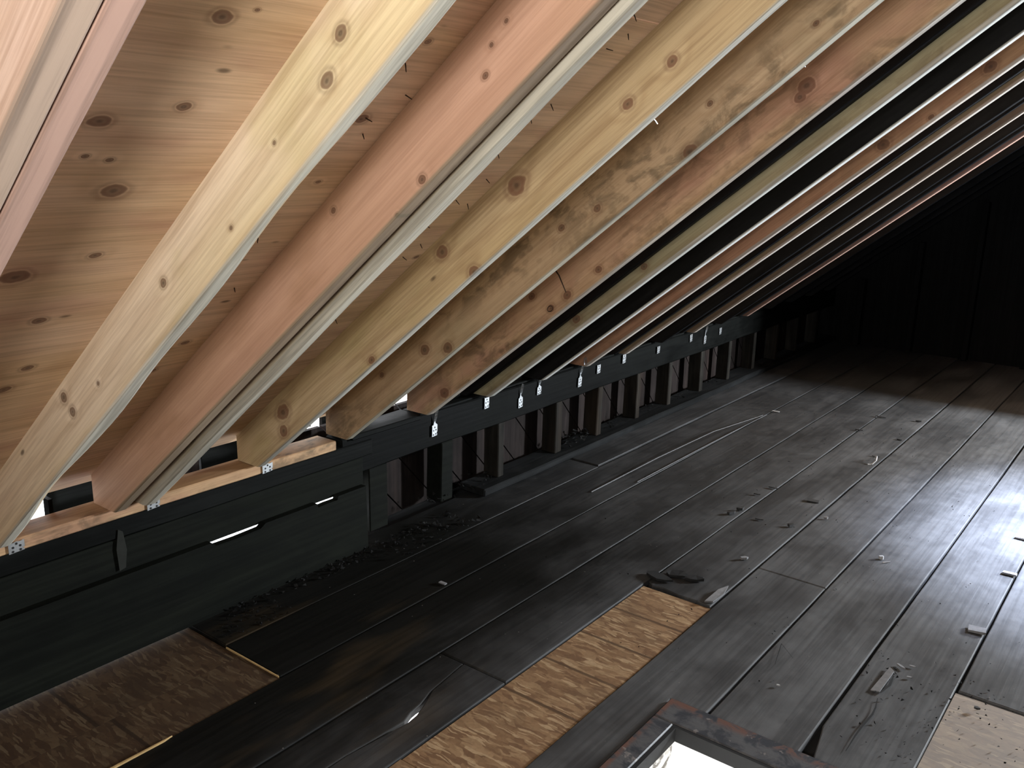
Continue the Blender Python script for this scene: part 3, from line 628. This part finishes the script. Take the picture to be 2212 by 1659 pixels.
for x, z in (((-2.7, -.23), (-.06, 4)), ((-.23, .27), (-.06, 1.33)), ((-.23, .27), (1.83, 4)), ((.27, 4.9), (-.06, 4))):
    par(box('gable_board', x, (-.71, -.68), z, M_gable, None, 0), wf, wfi)
w1 = tag(empty('added_window', (.02, -.69, 1.33)), kind='structure'); w1i = Matrix.Translation((-.02, .69, -1.33))  # unseen window, added only to frame the lamp by the camera
for x, z in (((-.25, -.20), (1.31, 1.85)), ((.24, .29), (1.31, 1.85)), ((-.20, .24), (1.31, 1.355)), ((-.20, .24), (1.805, 1.85))):
    par(box('window_frame', x, (-.73, -.655), z, M_stud, None, .003), w1, w1i)
# dormer wall with the far window
wd = tag(empty('wall_dormer', (1.95, 6.3, 0)), kind='structure'); wdi = Matrix.Translation((-1.95, -6.3, 0))
for y, z in (((5.4, 6.02), (0, 2.7)), ((6.02, 6.62), (0, .9)), ((6.02, 6.62), (1.85, 2.7)), ((6.62, 7.62), (0, 2.7))):
    par(box('wall_board', (1.94, 1.97), y, z, M_gable, None, 0), wd, wdi)
w2 = tag(empty('window_2', (1.95, 6.32, .9)), kind='structure'); w2i = Matrix.Translation((-1.95, -6.32, -.9))
for y, z in (((6.00, 6.04), (.88, 1.87)), ((6.60, 6.64), (.88, 1.87)), ((6.04, 6.60), (.88, .92)), ((6.04, 6.60), (1.83, 1.87))):
    par(box('window_frame', (1.92, 1.98), y, z, M_stud, None, .003), w2, w2i)
tag(box('wall_right', (xo - .06, xo), (-.72, 7.65), (-.02, .52), M_gable, None, 0), kind='structure')

# ------------------------------------------------------------------ loose things on the floor
def flake(n, a, b, seed):
    rd = random.Random(seed); return [(a * math.cos(t) * rd.uniform(.7, 1.1), b * math.sin(t) * rd.uniform(.7, 1.1)) for t in [k * 2 * math.pi / n for k in range(n)]]
GD = 'loose flakes on the floorboards'
DEB = [  # x, y, half length, half width, thickness, turn, material, outline count, label
 (-.392, 3.078, .027, .022, .009, .2, M_chip, 4, 'flat grey wood flake on the floorboards near the right edge'),
 (-.385, 3.618, .024, .012, .008, .05, M_chip, 4, 'small grey flake at the right edge, above the larger flat one'),
 (-.405, 4.020, .026, .011, .006, .0, M_chipw, 4, 'pale flake at right edge in the brightest part of the floor'),
 (-.528, 2.689, .018, .006, .004, -.5, M_chip, 5, 'grey splinter lying left of two smaller slivers'),
 (-.500, 2.712, .013, .005, .003, .2, M_chip, 5, 'short grey sliver beside the curled-up splinters'),
 (-.491, 2.643, .010, .005, .003, .3, M_chip, 5, 'smallest grey sliver below the two splinters'),
 (-1.216, 3.858, .026, .015, .004, .3, M_chipd, 4, 'dark square flake on the middle floorboards'),
 (-1.435, 3.481, .024, .012, .010, 1.2, M_chipd, 5, 'dark jagged crumb, left of a pair of black crumbs'),
 (-1.424, 3.545, .022, .008, .012, .9, M_chipd, 5, 'dark jagged crumb, right of a pair of black crumbs'),
 (-1.319, 3.497, .022, .007, .004, .1, M_chipd, 5, 'thin dark flake right of the black crumbs'),
 (-1.187, 3.509, .017, .012, .012, .7, M_chipd, 3, 'dark pointed crumb near a board seam'),
 (-1.416, 3.898, .026, .007, .004, .0, M_chipd, 5, 'thin dark flake further back from the black crumbs'),
 (-1.208, 3.091, .018, .009, .008, 1.0, M_chip, 5, 'small grey lump close to a board seam'),
 (-1.187, 4.690, .024, .006, .003, .0, M_chipd, 5, 'flat dark sliver behind the curled shaving'),
 (-1.384, 5.467, .035, .010, .005, .0, M_chipd, 5, 'dark flake near the shadow edge at the back'),
 (-1.101, 3.695, .012, .008, .008, .4, M_chip, 5, 'tiny grey lump on the seam below the curled shaving'),
 (-1.184, 5.527, .016, .008, .006, .3, M_chipd, 4, 'small dark crumb near the shadow edge, right of the flake'),
 (-1.171, 5.077, .013, .007, .005, .2, M_chipd, 4, 'small dark crumb halfway to the shadow edge'),
 (-1.440, 3.769, .018, .006, .005, .2, M_chipd, 5, 'small dark sliver behind the pair of black crumbs'),
 (-1.401, 5.104, .022, .008, .006, .1, M_chipd, 5, 'rough dark crumb in front of the flake by the shadow edge'),
 (-.780, 2.35, .006, .004, .004, .1, M_chipw, 5, 'tiny pale crumb on the board above the hatch'),
 (-.300, 2.60, .010, .006, .005, .1, M_chipd, 5, 'black crumb on the pale strand panel at right'),
 (-1.905, 5.155, .022, .006, .003, .05, M_chipw, 4, 'bright white scrap at the end of the long splinters'),
 (-1.95, 2.20, .014, .007, .004, .1, M_chip, 4, 'grey flake on a dark seam left of centre'),
]
for i, (x, y, a, b, t, rz, mt, n, lab) in enumerate(DEB):
    o = chip('wood_flake', flake(n, a, b, i + 3) if n != 4 else [(-a, -b * .9), (a * .95, -b), (a, b * .85), (-a * .9, b)], t, mt, (x, y, .0045), rz, (random.uniform(-.05, .05), random.uniform(-.05, .05)))
    tag(o, lab, 'debris', GD)
nl = tube('nail', [(0, 0, .003), (.004, .004, .004), (.02, .03, .003)], .002, M_nail, None, 6); nl.location = (-.785, 3.405, .002); tag(nl, 'short bright nail lying on the floorboard', 'nail')
o = chip('wood_flake', flake(6, .012, .008, 55), .012, M_chipw, (-.80, 3.44, .0035), .3); tag(o, 'pale lump beside the short nail', 'debris', GD)
cs = tube('wood_shaving', [(-.03, .0, .003), (-.012, .012, .006), (0, .03, .022), (-.005, .06, .035), (-.02, .085, .026), (-.025, .09, .012)], .0045, M_chipw, None, 6, .5); cs.location = (-1.15, 4.54, 0); tag(cs, 'curled pale wood shaving standing on a board seam', 'shaving')
M_spl = plain('raw_splinter', (.13, .13, .135), .55, 0, .4, 50, .4)
for pts, lab, rr in (([(-2.032, 3.30, .004), (-2.022, 3.9, .012), (-2.000, 4.5, .014), (-1.93, 5.02, .006)], 'long pale splinter, left one of the pair along the boards', .0026), ([(-1.938, 3.55, .004), (-1.932, 4.15, .006), (-1.925, 4.6, .007), (-1.918, 5.05, .005)], 'long pale splinter, right one of the pair along the seam', .0022)):
    o = tube('wood_splinter', pts, rr, M_spl, None, 5, .6); tag(o, lab, 'splinter', 'long splinters torn from the floorboards')
cr = chip('lifted_sliver', [(-.008, -.07), (.014, -.05), (.018, .02), (.004, .08), (-.01, .03)], .006, M_chip, (-1.160, 2.745, .007), -.05, (.06, .12)); cr.name = 'wood_flake'; tag(cr, 'lifted pale sliver at the corner of the middle strand panel', 'debris', GD)
# black soft debris at the burnt end of the board
rd = random.Random(5)
for k, (x, y, a) in enumerate(((-1.385, 2.74, .055), (-1.345, 2.80, .05), (-1.275, 2.81, .04))):
    o = chip('soot_clump', flake(9, a, a * .55, 70 + k), .008, M_hole, (x, y, .005), .3 * k); tag(o, ['black soot clump at the far corner of the middle strand panel', 'black soot clump just behind the strand panel corner', 'black soot clump right of the other two'][k], 'soot clump', 'soot clumps by the strand panel')
# bent cut strip on the scarred board: lifted splinter with a dark crack
def crack(pts, wd, lab):
    bm = bmesh.new(); rows = []
    for i, (x, y) in enumerate(pts):
        ww = wd * math.sin(math.pi * (i + .6) / (len(pts) + .2)); rows.append([bm.verts.new((x - ww, y, .0062)), bm.verts.new((x + ww, y, .0062))])
    for A, B in zip(rows, rows[1:]): bm.faces.new((A[0], A[1], B[1], B[0]))
    o = link('crack', mesh_bm('crack', bm), M_hole); o.parent = flo; return o
for pts, wd in (([(-.533, 2.47), (-.524, 2.42), (-.521, 2.38), (-.527, 2.30), (-.528, 2.25), (-.527, 2.17)], .003), ([(-.56, 2.60), (-.545, 2.545), (-.548, 2.50)], .003), ([(-.53, 2.62), (-.525, 2.56), (-.535, 2.50)], .004), ([(-.80, 2.52), (-.86, 2.58), (-.83, 2.45)], .0012)):
    crack(pts, wd, '')
o = chip('wood_flake', [(-.012, -.075), (.012, -.07), (.014, .06), (-.004, .08)], .004, M_chip, (-.548, 2.575, .006), -.02, (.03, -.08)); tag(o, 'upright splinter strip partly torn from the right-hand board', 'debris', GD)
# loose rubble between the studs and along the wall foot: uncountable crumbs
def rubble(name, spots, label):
    bm = bmesh.new()
    for (x0, x1, y0, y1, z, n, smax) in spots:
        for _ in range(n):
            s = rd.uniform(.003, smax); c = Vector((rd.uniform(x0, x1), rd.uniform(y0, y1), z + s * .4 + rd.uniform(0, .02) * (smax > .012)))
            vs = [bm.verts.new(c + Vector((rd.uniform(-1, 1), rd.uniform(-1, 1), rd.uniform(-.5, .7))) * s) for _ in range(4)]
            for f in ((0, 1, 2), (0, 3, 1), (1, 3, 2), (0, 2, 3)): bm.faces.new([vs[k] for k in f])
    bmesh.ops.recalc_face_normals(bm, faces=bm.faces[:])
    o = link(name, mesh_bm(name, bm), M_ash); tag(o, label, 'rubble', kind='stuff')
rubble('soot_rubble', [(-2.50, -2.40, 3.62, 3.92, .042, 90, .02), (-2.38, -2.30, 1.55, 2.55, .0, 260, .012), (-2.36, -2.18, 2.25, 2.7, .0, 120, .016), (-2.50, -2.38, 2.62, 3.06, .042, 60, .014), (-2.50, -2.40, 4.0, 4.3, .042, 30, .014), (-2.5, -2.4, 4.4, 5.5, .042, 60, .012), (-2.3, -2.2, 1.5, 1.75, 0, 80, .008)], 'charred crumbs heaped between the studs and along the wall foot')
rubble('floor_grit', [(-1.85, -.15, 2.2, 5.4, .002, 260, .0045), (-.6, -.36, 2.2, 2.8, .003, 60, .007), (-.36, -.12, 2.2, 2.75, .001, 60, .006)], 'fine grit scattered over the floorboards')
